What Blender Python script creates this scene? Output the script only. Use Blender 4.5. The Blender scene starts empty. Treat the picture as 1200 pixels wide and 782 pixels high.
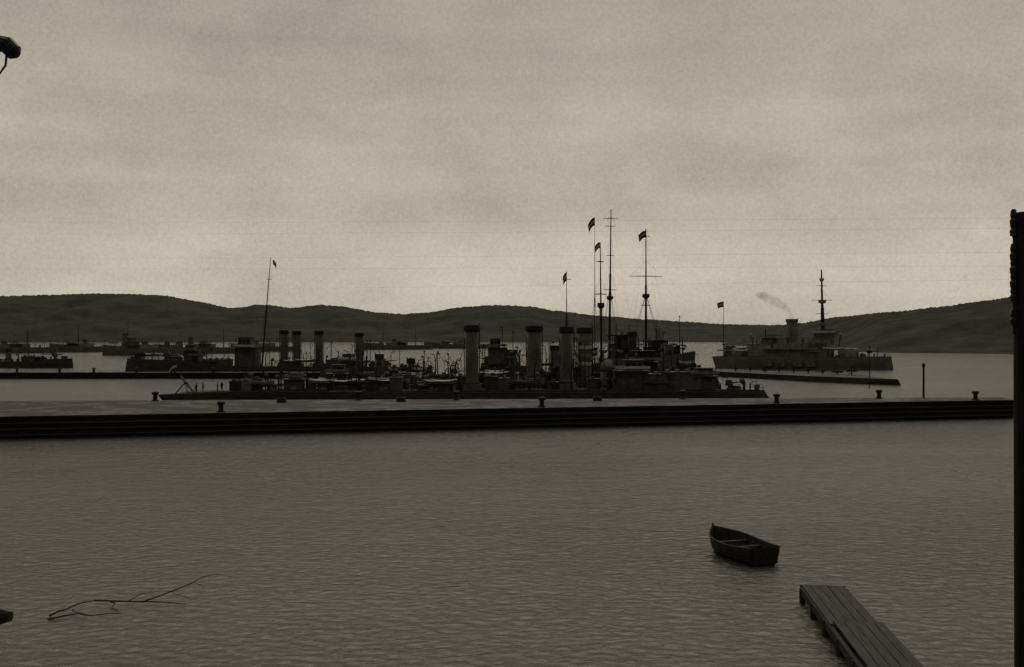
import bpy, bmesh, math, random
from mathutils import Vector, Matrix, noise
random.seed(7)
H=13.0; F=1200.0; YH=395.0
scene=bpy.context.scene
col=scene.collection
scene.view_settings.view_transform='Standard'
scene.view_settings.look='None'
scene.view_settings.exposure=0

# ---------------------------------------------------------------- helpers
def wy(py,z=0.0): return (H-z)*F/(py-YH)
def wx(px,Y): return (px-600)/F*Y
def wz(py,Y): return H-(py-YH)*Y/F

def mat(name,c,rough=0.8,var=0.35,scale=1.5,bump=0.0,stretch=(1,1,1),tint=(1.0,0.96,0.87),spec=0.15,detail=6):
    m=bpy.data.materials.new(name); m.use_nodes=True
    nt=m.node_tree; b=nt.nodes['Principled BSDF']
    tc=nt.nodes.new('ShaderNodeTexCoord'); mp=nt.nodes.new('ShaderNodeMapping')
    mp.inputs['Scale'].default_value=stretch
    nt.links.new(tc.outputs['Object'],mp.inputs[0])
    n=nt.nodes.new('ShaderNodeTexNoise'); n.inputs['Scale'].default_value=scale
    n.inputs['Detail'].default_value=detail; n.inputs['Roughness'].default_value=0.65
    nt.links.new(mp.outputs[0],n.inputs['Vector'])
    r=nt.nodes.new('ShaderNodeValToRGB')
    lo=c*(1-var); hi=c*(1+var)
    r.color_ramp.elements[0].position=0.3; r.color_ramp.elements[1].position=0.7
    r.color_ramp.elements[0].color=(lo*tint[0],lo*tint[1],lo*tint[2],1)
    r.color_ramp.elements[1].color=(hi*tint[0],hi*tint[1],hi*tint[2],1)
    nt.links.new(n.outputs['Fac'],r.inputs[0]); nt.links.new(r.outputs[0],b.inputs['Base Color'])
    b.inputs['Roughness'].default_value=rough
    b.inputs['Specular IOR Level'].default_value=spec
    if bump:
        bp=nt.nodes.new('ShaderNodeBump'); bp.inputs['Strength'].default_value=bump
        bp.inputs['Distance'].default_value=0.1
        nt.links.new(n.outputs['Fac'],bp.inputs['Height']); nt.links.new(bp.outputs[0],b.inputs['Normal'])
    return m

M_hull=mat('dark_hull_paint',0.040,0.7,0.5,0.5,stretch=(1,1,3))
M_deck=mat('deck_planking',0.03,0.9,0.4,2.0,spec=.05)
M_ship=mat('ship_grey_paint',0.062,0.7,0.5,0.9)
M_ship2=mat('weathered_grey_paint',0.13,0.7,0.4,0.9)
M_ship3=mat('dark_grey_paint',0.030,0.7,0.4,0.9)
M_fun=mat('funnel_grey_paint',0.075,0.7,0.45,0.7,stretch=(1,1,.4))
M_far=mat('hazed_grey_paint',0.17,0.8,0.4,0.5)  # grey paint of far ships, lightened so haze is in the colour
M_farh=mat('hazed_hull_paint',0.10,0.8,0.35,0.3)  # far hulls: paint made paler to stand in for aerial haze
M_iron=mat('black_iron',0.015,0.7,0.4,3)
M_canvas=mat('pale_canvas',0.36,0.9,0.3,1.5)
M_flagd=mat('flag_dark_cloth',0.025,0.9,0.2,4)
M_flagl=mat('flag_white_cloth',0.30,0.9,0.2,4)
M_wood=mat('tarred_wood',0.022,0.75,0.5,2.5,0.4,stretch=(0.4,6,6))
M_plank=mat('weathered_planks',0.045,0.8,0.6,2.0,0.6,stretch=(6,0.4,6))
M_boat=mat('rowboat_dark_paint',0.014,0.6,0.5,4,0.2)
M_boatin=mat('rowboat_bare_wood',0.024,0.8,0.5,5,0.3)
M_cloth=mat('dark_uniform_cloth',0.010,0.9,0.3,6)
M_skin=mat('skin',0.25,0.6,0.1,8,tint=(1,0.8,0.65))
M_pole=mat('creosoted_pole',0.010,0.8,0.5,8,0.4,stretch=(6,6,0.6))
M_glass=mat('dark_insulator',0.012,0.3,0.2,8)

class MB:
    def __init__(s): s.bm=bmesh.new(); s.mi=0
    def face(s,vs):
        try:
            f=s.bm.faces.new(vs); f.material_index=s.mi; return f
        except ValueError: return None
    def box(s,c,sz,rz=0,ry=0,taper=1.0):
        R=Matrix.Rotation(rz,3,'Z')@Matrix.Rotation(ry,3,'Y'); v=[]
        for z in(-.5,.5):
            k=taper if z>0 else 1
            for x,y in((-.5,-.5),(.5,-.5),(.5,.5),(-.5,.5)):
                v.append(s.bm.verts.new(Vector(c)+R@Vector((x*sz[0]*k,y*sz[1]*k,z*sz[2]))))
        for q in((3,2,1,0),(4,5,6,7),(0,1,5,4),(1,2,6,5),(2,3,7,6),(3,0,4,7)): s.face([v[i] for i in q])
        return s
    def path(s,pts,rad,seg=8,cap=True,sy=1.0):
        pts=[Vector(p) for p in pts]; rings=[]
        for i,p in enumerate(pts):
            a=pts[max(i-1,0)]; b=pts[min(i+1,len(pts)-1)]
            t=(b-a).normalized()
            up=Vector((0,0,1)) if abs(t.z)<0.95 else Vector((1,0,0))
            u=t.cross(up).normalized(); w=u.cross(t)
            if abs(t.z)>=0.95: u=Vector((1,0,0)); w=Vector((0,1,0)) if t.z>0 else Vector((0,-1,0))
            rings.append([s.bm.verts.new(p+(u*math.cos(2*math.pi*k/seg)+w*sy*math.sin(2*math.pi*k/seg))*rad[i]) for k in range(seg)])
        for i in range(len(rings)-1):
            for k in range(seg):
                s.face([rings[i][k],rings[i][(k+1)%seg],rings[i+1][(k+1)%seg],rings[i+1][k]])
        if cap: s.face(rings[0][::-1]); s.face(rings[-1])
        return s
    def tube(s,a,b,r0,r1=None,seg=6): return s.path([a,b],[r0,r0 if r1 is None else r1],seg)
    def lathe(s,prof,c=(0,0,0),seg=16,sx=1.0):
        rings=[[s.bm.verts.new((c[0]+r*sx*math.cos(2*math.pi*k/seg),c[1]+r*math.sin(2*math.pi*k/seg),c[2]+z)) for k in range(seg)] for r,z in prof]
        for i in range(len(rings)-1):
            for k in range(seg): s.face([rings[i][k],rings[i][(k+1)%seg],rings[i+1][(k+1)%seg],rings[i+1][k]])
        s.face(rings[0][::-1]); s.face(rings[-1]); return s
    def obj(s,name,mats,parent=None,loc=(0,0,0),smooth=False,label=None,rz=0):
        bmesh.ops.recalc_face_normals(s.bm,faces=s.bm.faces[:])
        me=bpy.data.meshes.new(name); s.bm.to_mesh(me); s.bm.free()
        if not isinstance(mats,(list,tuple)): mats=[mats]
        for m in mats: me.materials.append(m)
        if smooth:
            for p in me.polygons: p.use_smooth=True
        o=bpy.data.objects.new(name,me); col.objects.link(o); o.location=loc; o.rotation_euler=(0,0,rz)
        if parent: o.parent=parent
        if label: o['label']=label
        return o
def empty(name,loc,rz=0,label=None,cat=None,group=None):
    o=bpy.data.objects.new(name,None); col.objects.link(o); o.location=loc; o.rotation_euler=(0,0,rz); o.empty_display_size=1
    if label:o['label']=label
    if cat:o['category']=cat
    if group:o['group']=group
    return o
def dup(o,parent,loc):
    c=o.copy(); col.objects.link(c); c.parent=parent; c.location=loc; return c

# ---------------------------------------------------------------- ship parts
class Ship:
    def __init__(s,name,label,cat,bow,stern,B,fb,fc=None,fch=2.0,rake=0.0,mh=None,ms=None,group=None,deckc=None,sternw=0.5):
        bx,by=wx(bow[0],bow[1]),bow[1]; sx,sy=wx(stern[0],stern[1]),stern[1]
        s.cx=(bx+sx)/2; s.cy=(by+sy)/2; s.L=math.hypot(bx-sx,by-sy); s.a=math.atan2(by-sy,bx-sx)
        s.B=B; s.fb=fb; s.fc=fc; s.fch=fch; s.mh=mh or M_hull; s.ms=ms or M_ship; s.rake=rake; s.sternw=sternw
        s.root=empty(name,(s.cx,s.cy,0),s.a,label,cat,group)
        s.hull()
    def s(s,px):
        k=(px-600)/F; c,n=math.cos(s.a),math.sin(s.a)
        return (k*s.cy-s.cx)/(c-k*n)
    def Y(s,x): return s.cy+x*math.sin(s.a)
    def z(s,x,py): return wz(py,s.Y(x))
    def u(s,x): return x/s.L+0.5
    def hb(s,x):
        u=min(max(s.u(x),0),1)
        b=s.B/2*min(1,(max(1-u,0)/0.42))**0.65
        return max(b*(s.sternw+(1-s.sternw)*min(1,u/0.22)**0.6),0.06)
    def dz(s,x):
        u=s.u(x); z=s.fb[1]
        if u>.5: z+=(s.fb[0]-s.fb[1])*((u-.5)/.5)**2
        else: z+=(s.fb[2]-s.fb[1])*((.5-u)/.5)**2
        if s.fc and u>s.fc: z+=s.fch
        return z
    def hull(s):
        m=MB(); us=[i/36 for i in range(37)]
        if s.fc: us+= [s.fc-0.0005,s.fc+0.001]
        us.sort(); rings=[]
        for u in us:
            x=(u-.5)*s.L; b=s.hb(x); d=s.dz(x); r=[]
            pr=[(1.0,d),(0.97,d*.55),(0.9 if u<.8 else 0.75,0.0),(0.45,-1.5)]
            for side in(1,-1):
                q=pr if side==1 else pr[::-1]
                for w,z in q:
                    k=max(0,(u-.85)/.15); ks=max(0,(.08-u)/.08)
                    r.append(m.bm.verts.new((x+s.rake*k*(z/d)-ks*1.5*max(z,0)/d,side*b*w,z)))
            rings.append(r)
        n=8
        for i in range(len(rings)-1):
            for k in range(n):
                m.mi=1 if k==n-1 else 0
                m.face([rings[i][k],rings[i][(k+1)%n],rings[i+1][(k+1)%n],rings[i+1][k]])
        m.mi=0; m.face(rings[0]); m.face(rings[-1][::-1])
        m.obj('hull',[s.mh,M_deck],s.root)
        for sd in(1,-1):
            m=MB(); pts=[((u-.5)*s.L,sd*(s.hb((u-.5)*s.L)*0.985+.05),s.fb[1]*0.8) for u in [i/20 for i in range(1,19)]]
            m.path(pts,[.07]*len(pts),4)
            m.obj('rubbing_strake',s.ms,s.root)
    def funnel(s,x,top,r,y=0,base=None,bands=0,sx=1.15,pipe=True,m_=None,cap=1.2,cm=None):
        b=s.dz(x) if base is None else base; h=top-b; m=MB()
        m.box((0,0,.55),(r*3.4,r*2.9,1.1),taper=.92)
        f=m.obj('funnel',m_ or M_fun,s.root,(x,y,b))
        m=MB(); m.lathe([(r*1.22,1.1),(r*1.2,1.5),(r*1.0,2.0),(r*.99,h*.5),(r*.98,h-.9)],seg=28,sx=sx)
        m.obj('funnel_casing',m_ or M_fun,f,smooth=True)
        m=MB(); m.lathe([(r*.99,h-1.3),(r*cap,h-1.1),(r*(cap+.03),h-.6),(r*cap,h-.1),(r*(cap-.07),h),(r*.9,h),(r*.86,h-1.35)],seg=28,sx=sx)
        m.obj('funnel_cap',cm or M_iron,f)
        for i in range(bands):
            zz=h*(.30+.15*i); m=MB(); m.lathe([(r*1.0,zz),(r*1.05,zz+.05),(r*1.05,zz+.75),(r*1.0,zz+.8)],seg=28,sx=sx); m.obj('funnel_band',M_canvas if i%2==0 else M_ship2,f)
        if pipe:
            m=MB(); m.tube((r*sx+.2,.2,1),(r*sx+.2,.2,h+.4),.12); m.obj('steam_pipe',s.ms,f)
            m=MB(); m.tube((-r*sx-.2,-.2,1),(-r*sx-.2,-.2,h*.8),.09); m.obj('steam_pipe',s.ms,f)
        m=MB()
        for sx_,sy_ in((1,1),(1,-1),(-1,1),(-1,-1)): m.tube((r*sx_*.7,r*sy_*.7,h*.85),(sx_*(r+3),sy_*min(s.hb(x)*.9,r+2.5),0.1),.03,seg=3)
        m.obj('rigging',M_iron,f)
        return f
    def mast(s,x,top,r=.2,lean=0,yards=(),nest=None,shroud=.55,base=None,y=0,stay=1,th=.25):
        b=s.dz(x) if base is None else base; h=top-b
        P=lambda t:Vector((lean*t,0,h*t))
        m=MB(); m.path([P(0),P(.55),P(.57),P(1)],[r,r*.8,r*.6,r*.3],8)
        m.lathe([(r*1.6,0),(r*1.6,.3),(r,.5)],seg=10)
        mo=m.obj('mast',M_iron,s.root,(x,y,b))
        v=Vector((math.cos(th-s.a),math.sin(th-s.a),0))
        for t,w in yards:
            if t>1: t=(s.z(x,t)-b)/h
            m=MB(); p=P(t)+Vector((0,0,0)); q=v*(w/2); ofs=Vector((-v.y,v.x,0))*.25
            m.path([p+ofs-q,p+ofs+Vector((0,0,.08)),p+ofs+q],[.07,.14,.07],5)
            m.tube(p-q*.95,P(min(t+.12,1)),.02,seg=3); m.tube(p+q*.95,P(min(t+.12,1)),.02,seg=3)
            m.obj('yard',M_iron,mo)
        if nest:
            for t,w in nest:
                if t>1: t=(s.z(x,t)-b)/h
                m=MB(); p=P(t); m.lathe([(w*.5,0),(w,.5),(w,1.3),(w*.9,1.3),(w*.9,.6)],c=(p.x,0,p.z),seg=12); m.obj('crows_nest',s.ms,mo)
        m=MB(); hbm=s.hb(x)*.92
        for sg in(1,-1):
            for dx in(-2.2,-.8,.8,2.2): m.tube(P(shroud),(dx,sg*hbm,0),.03,seg=3)
            m.tube(P(.93),(0,sg*hbm,0),.018,seg=3)
        if stay:
            for k in(1,-1):
                m.tube(P(.97),(k*h*.6,0,.3),.012,seg=3); m.tube(P(.6),(k*h*.35,0,.3),.02,seg=3)
        m.obj('rigging',M_iron,mo)
        return mo,P
    def flag(s,par,p,w,h,swing=0.35,droop=.7):
        m=MB(); nx,nz=8,6; g=[]
        for i in range(nx+1):
            row=[]
            for j in range(nz+1):
                a=i/nx; dd=a*a*h*droop
                row.append(m.bm.verts.new((-w*a*(1-.15*j/nz),math.sin(a*7+j*.4)*swing*a,-h*j/nz-dd)))
            g.append(row)
        for i in range(nx):
            for j in range(nz):
                m.mi=1 if 2<=j<4 else 0
                m.face([g[i][j],g[i+1][j],g[i+1][j+1],g[i][j+1]])
        m.obj('flag',[M_flagd,M_flagl],par,p,smooth=True,rz=-s.a)
    def bridge(s,x,w,l,h,y=0,base=None,canvas=None):
        b=s.dz(x) if base is None else base; m=MB()
        m.box((0,0,h*.3),(l,w*.75,h*.6)); m.box((l*.02,0,h*.6+.06),(l*1.15,w*1.25,.12))
        m.box((l*.1,0,h*.78),(l*.6,w*.6,h*.32)); m.box((l*.1,0,h*.95+.05),(l*.7,w*.72,.1))
        for i in range(7):
            for sd in(1,-1): m.tube((-l*.55+i*l*.19,sd*w*.61,h*.6),(-l*.55+i*l*.19,sd*w*.61,h*.6+1.1),.035,seg=4)
        br=m.obj('bridge',s.ms,s.root,(x,y,b))
        m=MB(); m.box((0,0,0),(l*.13,.06,h*.13)); w0=None
        for sd in(1,-1):
            for i in range(3):
                p=(l*(-.1+.19*i),sd*w*.305,h*.8)
                if w0 is None: w0=m.obj('bridge_window',M_iron,br,p)
                else: dup(w0,br,p)
        for sd in(1,-1):
            m=MB(); m.box((0.02,sd*w*.615,h*.6+.75),(l*1.14,.04,.55))
            m.obj('canvas_dodger',M_canvas if (canvas if canvas is not None else random.random()<.4) else M_ship2,br)
        return br
    def gun(s,x,ang=0,sc=1.0,y=0,base=None):
        b=s.dz(x) if base is None else base
        m=MB(); m.lathe([(.8*sc,0),(.7*sc,.3*sc),(.4*sc,.5*sc),(.35*sc,1.1*sc),(.5*sc,1.3*sc)],seg=12)
        g=m.obj('gun',s.ms,s.root,(x,y,b),rz=ang)
        m=MB(); m.path([(-.9*sc,0,1.45*sc),(.8*sc,0,1.5*sc),(3.4*sc,0,1.75*sc)],[.2*sc,.16*sc,.08*sc],8); m.obj('gun_barrel',M_iron,g)
        m=MB(); m.box((.35*sc,0,1.45*sc),(.08,1.7*sc,1.4*sc),ry=-.25); m.box((-.2*sc,.8*sc,1.45*sc),(1.1*sc,.06,1.3*sc)); m.box((-.2*sc,-.8*sc,1.45*sc),(1.1*sc,.06,1.3*sc)); m.obj('gun_shield',s.ms,g)
    def vent(s,x,y,h,r,ang=0,b=None):
        m=MB(); m.path([(0,0,0),(0,0,h),(.1*r,0,h+r*.6),(r*.8,0,h+r*1.3),(r*1.7,0,h+r*1.4)],[r*.6,r*.6,r*.75,r*1.0,r*1.35],10)
        m.obj('ventilator',random.choice([s.ms,M_ship2,M_ship3]) if s.ms is not M_far else M_far,s.root,(x,y,s.dz(x) if b is None else b),rz=ang,smooth=True)
    def house(s,x,l,w,h,y=0,base=None,m_=None,ports=True):
        b=s.dz(x) if base is None else base
        m=MB(); m.box((0,0,h/2),(l,w,h)); m.box((0,0,h+.05),(l+.3,w+.3,.1))
        for i in range(max(1,int(l/2))): m.box((-l/2+.8+i*2,0,h+.3),(.8,w*.5,.45),taper=.8)
        o=m.obj('deck_house',m_ or s.ms,s.root,(x,y,b))
        if ports:
            p0=None
            for i in range(min(10,max(1,int(l/1.6)))):
                p=(-l/2+.8+i*1.6,-(w/2+.01),h*.6)
                if p0 is None: m=MB(); m.tube((0,-.03,0),(0,.03,0),.2,seg=8); p0=m.obj('porthole',M_iron,o,p)
                else: dup(p0,o,p)
    def tubes(s,x,ang=0.0):
        m=MB(); m.lathe([(.9,0),(.9,.35),(.5,.6)],seg=12)
        for sd in(.35,-.35): m.path([(-2.6,sd,.95),(-2.3,sd,.95),(1.8,sd,.95),(2.9,sd,1.0)],[.2,.33,.33,.33],10)
        m.obj('torpedo_tube',M_ship2 if s.ms is M_ship else s.ms,s.root,(x,0,s.dz(x)),rz=ang)
    def boat(s,x,y,l=5.0,up=1.2,canvas=False,base=None):
        b=s.dz(x) if base is None else base; m=MB(); R=[]
        for i in range(11):
            u=i/10; xx=(u-.5)*l; w=l*.15*max(.04,(1-abs(2*u-1)**2.4)); sh=.25*abs(2*u-1)**2
            R.append([m.bm.verts.new((xx,w,.75+sh)),m.bm.verts.new((xx,w*.8,.25+sh*.6)),m.bm.verts.new((xx,0,0+sh*.7)),m.bm.verts.new((xx,-w*.8,.25+sh*.6)),m.bm.verts.new((xx,-w,.75+sh)),m.bm.verts.new((xx,0,.98+sh if canvas else .5+sh))])
        for i in range(10):
            for k in range(6):
                m.mi=1 if k>=4 else 0
                m.face([R[i][k],R[i][(k+1)%6],R[i+1][(k+1)%6],R[i+1][k]])
        hm=random.choice([s.ms,M_ship2,M_ship3,M_ship2]) if s.ms is not M_far else M_far
        o=m.obj('ship_boat',[hm,M_canvas if canvas else hm],s.root,(x,y,b+up))
        for k in(-.33,.33):
            m=MB(); sg=1 if y>0 else -1
            m.path([(k*l,-sg*.9,-up),(k*l,-sg*.9,1.2),(k*l,-sg*.6,1.9),(k*l,0,2.1)],[.09,.08,.07,.06],6); m.tube((k*l,0,2.1),(k*l,0,.7),.025,seg=3)
            m.obj('davit',s.ms,o)
    def rails(s,x0=-.48,x1=.48):
        for sd in(1,-1):
            m=MB(); n=int(s.L*(x1-x0)/2.2); prev=None
            for i in range(n+1):
                x=(x0+(x1-x0)*i/n)*s.L; z=s.dz(x)
                p=Vector((x,sd*(s.hb(x)-.08),z)); m.tube(p,p+Vector((0,0,1.05)),.03,seg=4)
                if prev is not None and abs(prev.z-z)<.5:
                    for hh in(.5,1.03): m.tube(prev+Vector((0,0,hh)),p+Vector((0,0,hh)),.018,seg=3)
                prev=p
            m.obj('railing',M_iron,s.root)
    def staff(s,x,h,lean,fl=True,w=1.6,fh=1.4,droop=.7):
        m=MB(); m.tube((0,0,0),(lean,0,h),.07,.03); o=m.obj('flagstaff',M_iron,s.root,(x,0,s.dz(x)))
        if fl: s.flag(o,(lean,0,h),w,fh,droop=droop)
    def searchlight(s,x,h,y=0):
        m=MB(); m.path([(0,0,0),(0,0,h)],[.35,.3],8); m.lathe([(1.1,h),(1.1,h+.1)],seg=12); m.tube((-.5,0,h+.9),(.45,0,h+.9),.55,.6,12); m.box((0,0,h+.3),(.2,.9,.6))
        m.obj('searchlight',s.ms,s.root,(x,y,s.dz(x)))
    def clutter(s,x0,x1,n,seed,tall=1.0,kinds='vvhhcbwrpdappd'):
        R=random.Random(seed)
        ms=[s.ms,s.ms,M_ship2,M_ship3] if s.ms is not M_far else [M_far,M_farh]
        for i in range(n):
            x=x0+(x1-x0)*(i+R.random()*.8)/n; y=R.uniform(-.6,.6)*s.hb(x); k=R.choice(kinds); mm=R.choice(ms); b=s.dz(x)
            if k=='v': s.vent(x,y,R.uniform(.8,2.4)*tall,R.uniform(.25,.5),R.uniform(-3,3))
            elif k=='h': s.house(x,R.uniform(1.5,4.5),R.uniform(1.2,2.4),R.uniform(.8,2.3)*tall,y*.5,ports=False,m_=mm)
            elif k=='c':
                m=MB(); m.lathe([(.45,0),(.3,.2),(.25,.7),(.45,.9),(.4,1.0)],seg=10); m.obj('capstan',mm,s.root,(x,y,b))
            elif k=='b': s.boat(x,(1 if y>0 else -1)*s.hb(x)*.8,R.uniform(4,6),.9*tall,R.random()<.35)
            elif k=='w':
                m=MB(); m.box((0,0,.35),(1.3,1.0,.7),taper=.85); m.box((0,0,.74),(.9,.8,.08)); m.obj('skylight_hatch',mm,s.root,(x,y,b))
            elif k=='p':
                h=R.uniform(3,7.0)*tall; m=MB(); m.path([(0,0,0),(R.uniform(-.4,.4),0,h)],[.12,.07],6); m.box((0,0,h*.8),(.9,.06,.06)); m.lathe([(.2,0),(.28,.15),(.2,.3)],c=(0,0,h*.97),seg=8)
                m.tube((0,0,h*.95),(R.choice((-1,1))*h*.7,y*.3,0),.04,seg=3); m.obj('signal_pole',M_iron,s.root,(x,y,b))
            elif k=='d':
                h=R.uniform(2.5,4.8)*tall; a=R.choice((-1,1)); m=MB(); m.path([(0,0,0),(0,0,h*.7),(a*.4,0,h*.95),(a*1.3,0,h)],[.15,.13,.11,.08],6); m.tube((a*1.3,0,h),(a*1.3,0,h*.5),.04,seg=3); m.obj('davit',M_iron,s.root,(x,y,b))
            elif k=='a':
                l=R.uniform(2.5,5); h=R.uniform(1.6,2.3)*tall; w=s.hb(x)*1.1; m=MB(); V=[]
                for q in range(6):
                    t=q/5; xx=(t-.5)*l; sg=-.25*math.sin(math.pi*t)
                    V.append([m.bm.verts.new((xx,-w/2,h-.45+sg)),m.bm.verts.new((xx,0,h+sg)),m.bm.verts.new((xx,w/2,h-.45+sg))])
                for a_,c_ in zip(V,V[1:]):
                    m.face([a_[0],a_[1],c_[1],c_[0]]); m.face([a_[1],a_[2],c_[2],c_[1]])
                m.mi=1
                for xx in(-l/2,l/2): m.tube((xx,0,0),(xx,0,h),.05,seg=5)
                m.obj('canvas_awning',[R.choice([M_ship2,M_ship,M_ship3]),M_iron],s.root,(x,0,b))
            else:
                m=MB(); m.tube((0,-.6,.7),(0,.6,.7),.45,.45,12); m.box((0,-.65,.5),(.6,.08,1.0)); m.box((0,.65,.5),(.6,.08,1.0)); m.obj('cable_reel',mm,s.root,(x,y,b))

G='grey warships moored behind the quay'
A=Ship('destroyer','dark grey destroyer moored alongside the quay, bow sloping low','warship',(904,205),(395,200),7.6,(2.4,2.7,2.4),rake=-1.5,group=G)
A.funnel(A.s(553),A.z(A.s(553),381),1.12,bands=0,cap=1.28)
A.funnel(A.s(664),A.z(A.s(664),383),1.1,cap=1.15)
A.bridge(A.s(738),5.5,6,6.0,canvas=True); A.bridge(A.s(822),4.5,5,4.4,canvas=False); A.house(A.s(798),7,5,3.4); A.house(A.s(770),6,5,3.0)
A.gun(A.s(855),0,.9); A.gun(A.s(600),3.0,1.1); A.gun(A.s(430),3.1,1.1); A.gun(A.s(705),.4,1.0,y=-2.2)
A.tubes(A.s(505),.3); A.tubes(A.s(585),-.25); A.searchlight(A.s(715),4.2)
A.vent(A.s(706),-1.5,3.4,.95,-1.2); A.vent(A.s(532),1,1.8,.5,2); A.vent(A.s(573),-1.2,2.0,.5,-2); A.vent(A.s(640),1.2,2.2,.55,0.4)
A.boat(A.s(515),-2.9,6,1.0,True); A.boat(A.s(610),-2.9,6,1.0); A.boat(A.s(765),-2.6,5,1.0,False)
A.clutter(A.s(400),A.s(545),30,3,1.2); A.clutter(A.s(565),A.s(815),58,5,1.3); A.clutter(A.s(842),A.s(888),7,12,kinds='cwwrvd',tall=.6)
A.mast(A.s(722),A.z(A.s(722),378),.18,yards=((.8,4),))
A.mast(A.s(497),A.z(A.s(497),412),.12,shroud=.8)
A.rails(); A.staff(-A.L*.485,3.0,-.8,False)
# Ship B
B=Ship('destroyer','dark grey destroyer with banded funnels, moored beside another','warship',(846,228),(470,226),7.4,(4.0,3.0,2.6),fc=.76,fch=1.0,rake=-1.2,group=G,ms=M_ship3)
B.funnel(B.s(626),B.z(B.s(626),382),1.38,cap=1.25); B.funnel(B.s(685),B.z(B.s(685),384),1.42,bands=5,cap=1.12)
B.bridge(B.s(752),6,6,7.0); B.gun(B.s(800),0,1.2); B.gun(B.s(500),3.1,1.2); B.gun(B.s(655),2.6,1.0,y=-2)
B.searchlight(B.s(600),5.5); B.clutter(B.s(480),B.s(610),26,8,1.4); B.clutter(B.s(640),B.s(830),44,9,1.5)
B.boat(B.s(580),-2.9,6,1.4,True); B.boat(B.s(715),-2.9,6.5,2.6); B.tubes(B.s(560),.4)
mo,P=B.mast(B.s(705),B.z(B.s(705),284),.30,lean=-.3,yards=((.86,2.0),(345,3)),nest=((362,.8),),shroud=.6,stay=0)
B.flag(mo,P(1.0)+Vector((-.1,0,0)),1.2,1.3,droop=.9)
B.staff(B.s(700),7.6,.0,True,1.7,1.8,.3)
B.rails()
# Ship C
C=Ship('cruiser','dark two-masted cruiser with high bow among the destroyers','warship',(812,262),(712,335),12,(9.4,6.6,6.0),fc=None,rake=1.5,sternw=.4,ms=M_ship3)
x1=C.s(757); x2=C.s(714)
mo,P=C.mast(x1,C.z(x1,268),.40,lean=0,yards=((324,10.5),(277,2.6),(358,3.0)),nest=((350,1.1),),shroud=.5,stay=1)
C.flag(mo,P(.985),2.2,2.0,swing=.5,droop=.7)
mo,P=C.mast(x2,C.z(x2,246),.44,lean=2.0,yards=((257,5.2),(266,3.6),(300,2.6),(340,5)),nest=((352,1.1),),shroud=.5,stay=1)
C.bridge(C.s(770),8,6,5.5); C.bridge(C.s(728),7,6,7.5); C.funnel(C.s(741),C.z(C.s(741),389),1.3,m_=M_ship3); C.funnel(C.s(733),C.z(C.s(733),392),1.3,m_=M_ship3)
C.gun(C.s(785),.3,1.5,y=1.5); C.gun(C.s(718),2.5,1.4)
for px,sd in((765,1),(765,-1),(750,1),(745,-1),(722,-1),(722,1)): C.boat(C.s(px),sd*C.hb(C.s(px))*.85,7,1.6,random.random()<.3)
C.clutter(C.s(716),C.s(798),44,11,1.6); C.rails()
m_=Ship('destroyer','slender grey destroyer lying beyond the other warships','warship',(560,300),(790,305),7,(4,2.8,2.6),fc=.72,fch=1.4,rake=-1,group=G)
x=m_.s(664); mo,P=m_.mast(x,m_.z(x,318),.2,yards=((.92,3),),shroud=.6,stay=0); m_.flag(mo,P(.99),1.1,2.6,droop=.5)
x=m_.s(697); mo,P=m_.mast(x,m_.z(x,254),.12,lean=0,shroud=.5,stay=0); m_.flag(mo,P(.995),2.0,2.4,droop=.9)
m_.funnel(m_.s(650),m_.z(m_.s(650),405),1.1); m_.funnel(m_.s(600),m_.z(m_.s(600),410),1.1); m_.bridge(m_.s(582),5,5,8); m_.gun(m_.s(570),0)
m_.clutter(m_.s(580),m_.s(780),44,21,1.8); m_.rails()
# Ship K
K=Ship('torpedo_boat','low grey torpedo boat with canvas covers in the moored row','warship',(372,262),(640,255),6.4,(3.2,2.5,2.3),fc=.76,fch=1.0,rake=-.8,ms=M_ship)
K.funnel(K.s(445),K.z(K.s(445),415),.8); K.funnel(K.s(482),K.z(K.s(482),420),.75,m_=M_ship3); K.bridge(K.s(410),4.5,4,5); K.gun(K.s(390),0,1.1)
K.clutter(K.s(385),K.s(630),44,77,1.4); K.mast(K.s(425),K.z(K.s(425),392),.12,stay=0); K.rails()
# Ship D
D=Ship('destroyer','four-funnelled destroyer with raked mast lying behind a low mole','warship',(146,352),(500,344),8,(4.0,3.0,2.8),fc=.70,fch=1.6,rake=-1,group=G)
for px,py in((333,387),(348,388),(374,388),(421,390)): D.funnel(D.s(px),D.z(D.s(px),py),1.15,cap=1.22,m_=M_ship)
x=D.s(307); mo,P=D.mast(x,D.z(x,302),.30,lean=-3.0,yards=((.80,1.6),),shroud=.55,stay=0); D.flag(mo,P(.98)+Vector((-.8,0,0)),-1.2,1.6,droop=.9)
D.bridge(D.s(291),7.5,7,10.5); D.bridge(D.s(226),5,5,5.6); D.searchlight(D.s(276),6)
D.gun(D.s(195),0,1.3); D.gun(D.s(450),3.1,1.3); D.gun(D.s(395),.5,1.2)
D.house(D.s(255),9,5,2.2); D.house(D.s(400),7,4,2.0)
D.clutter(D.s(155),D.s(285),30,31,1.1); D.clutter(D.s(310),D.s(492),42,33,1.3); D.rails()
D.boat(D.s(360),3.2,6.5,1.5,True); D.boat(D.s(235),3,6,1.5)
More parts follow.
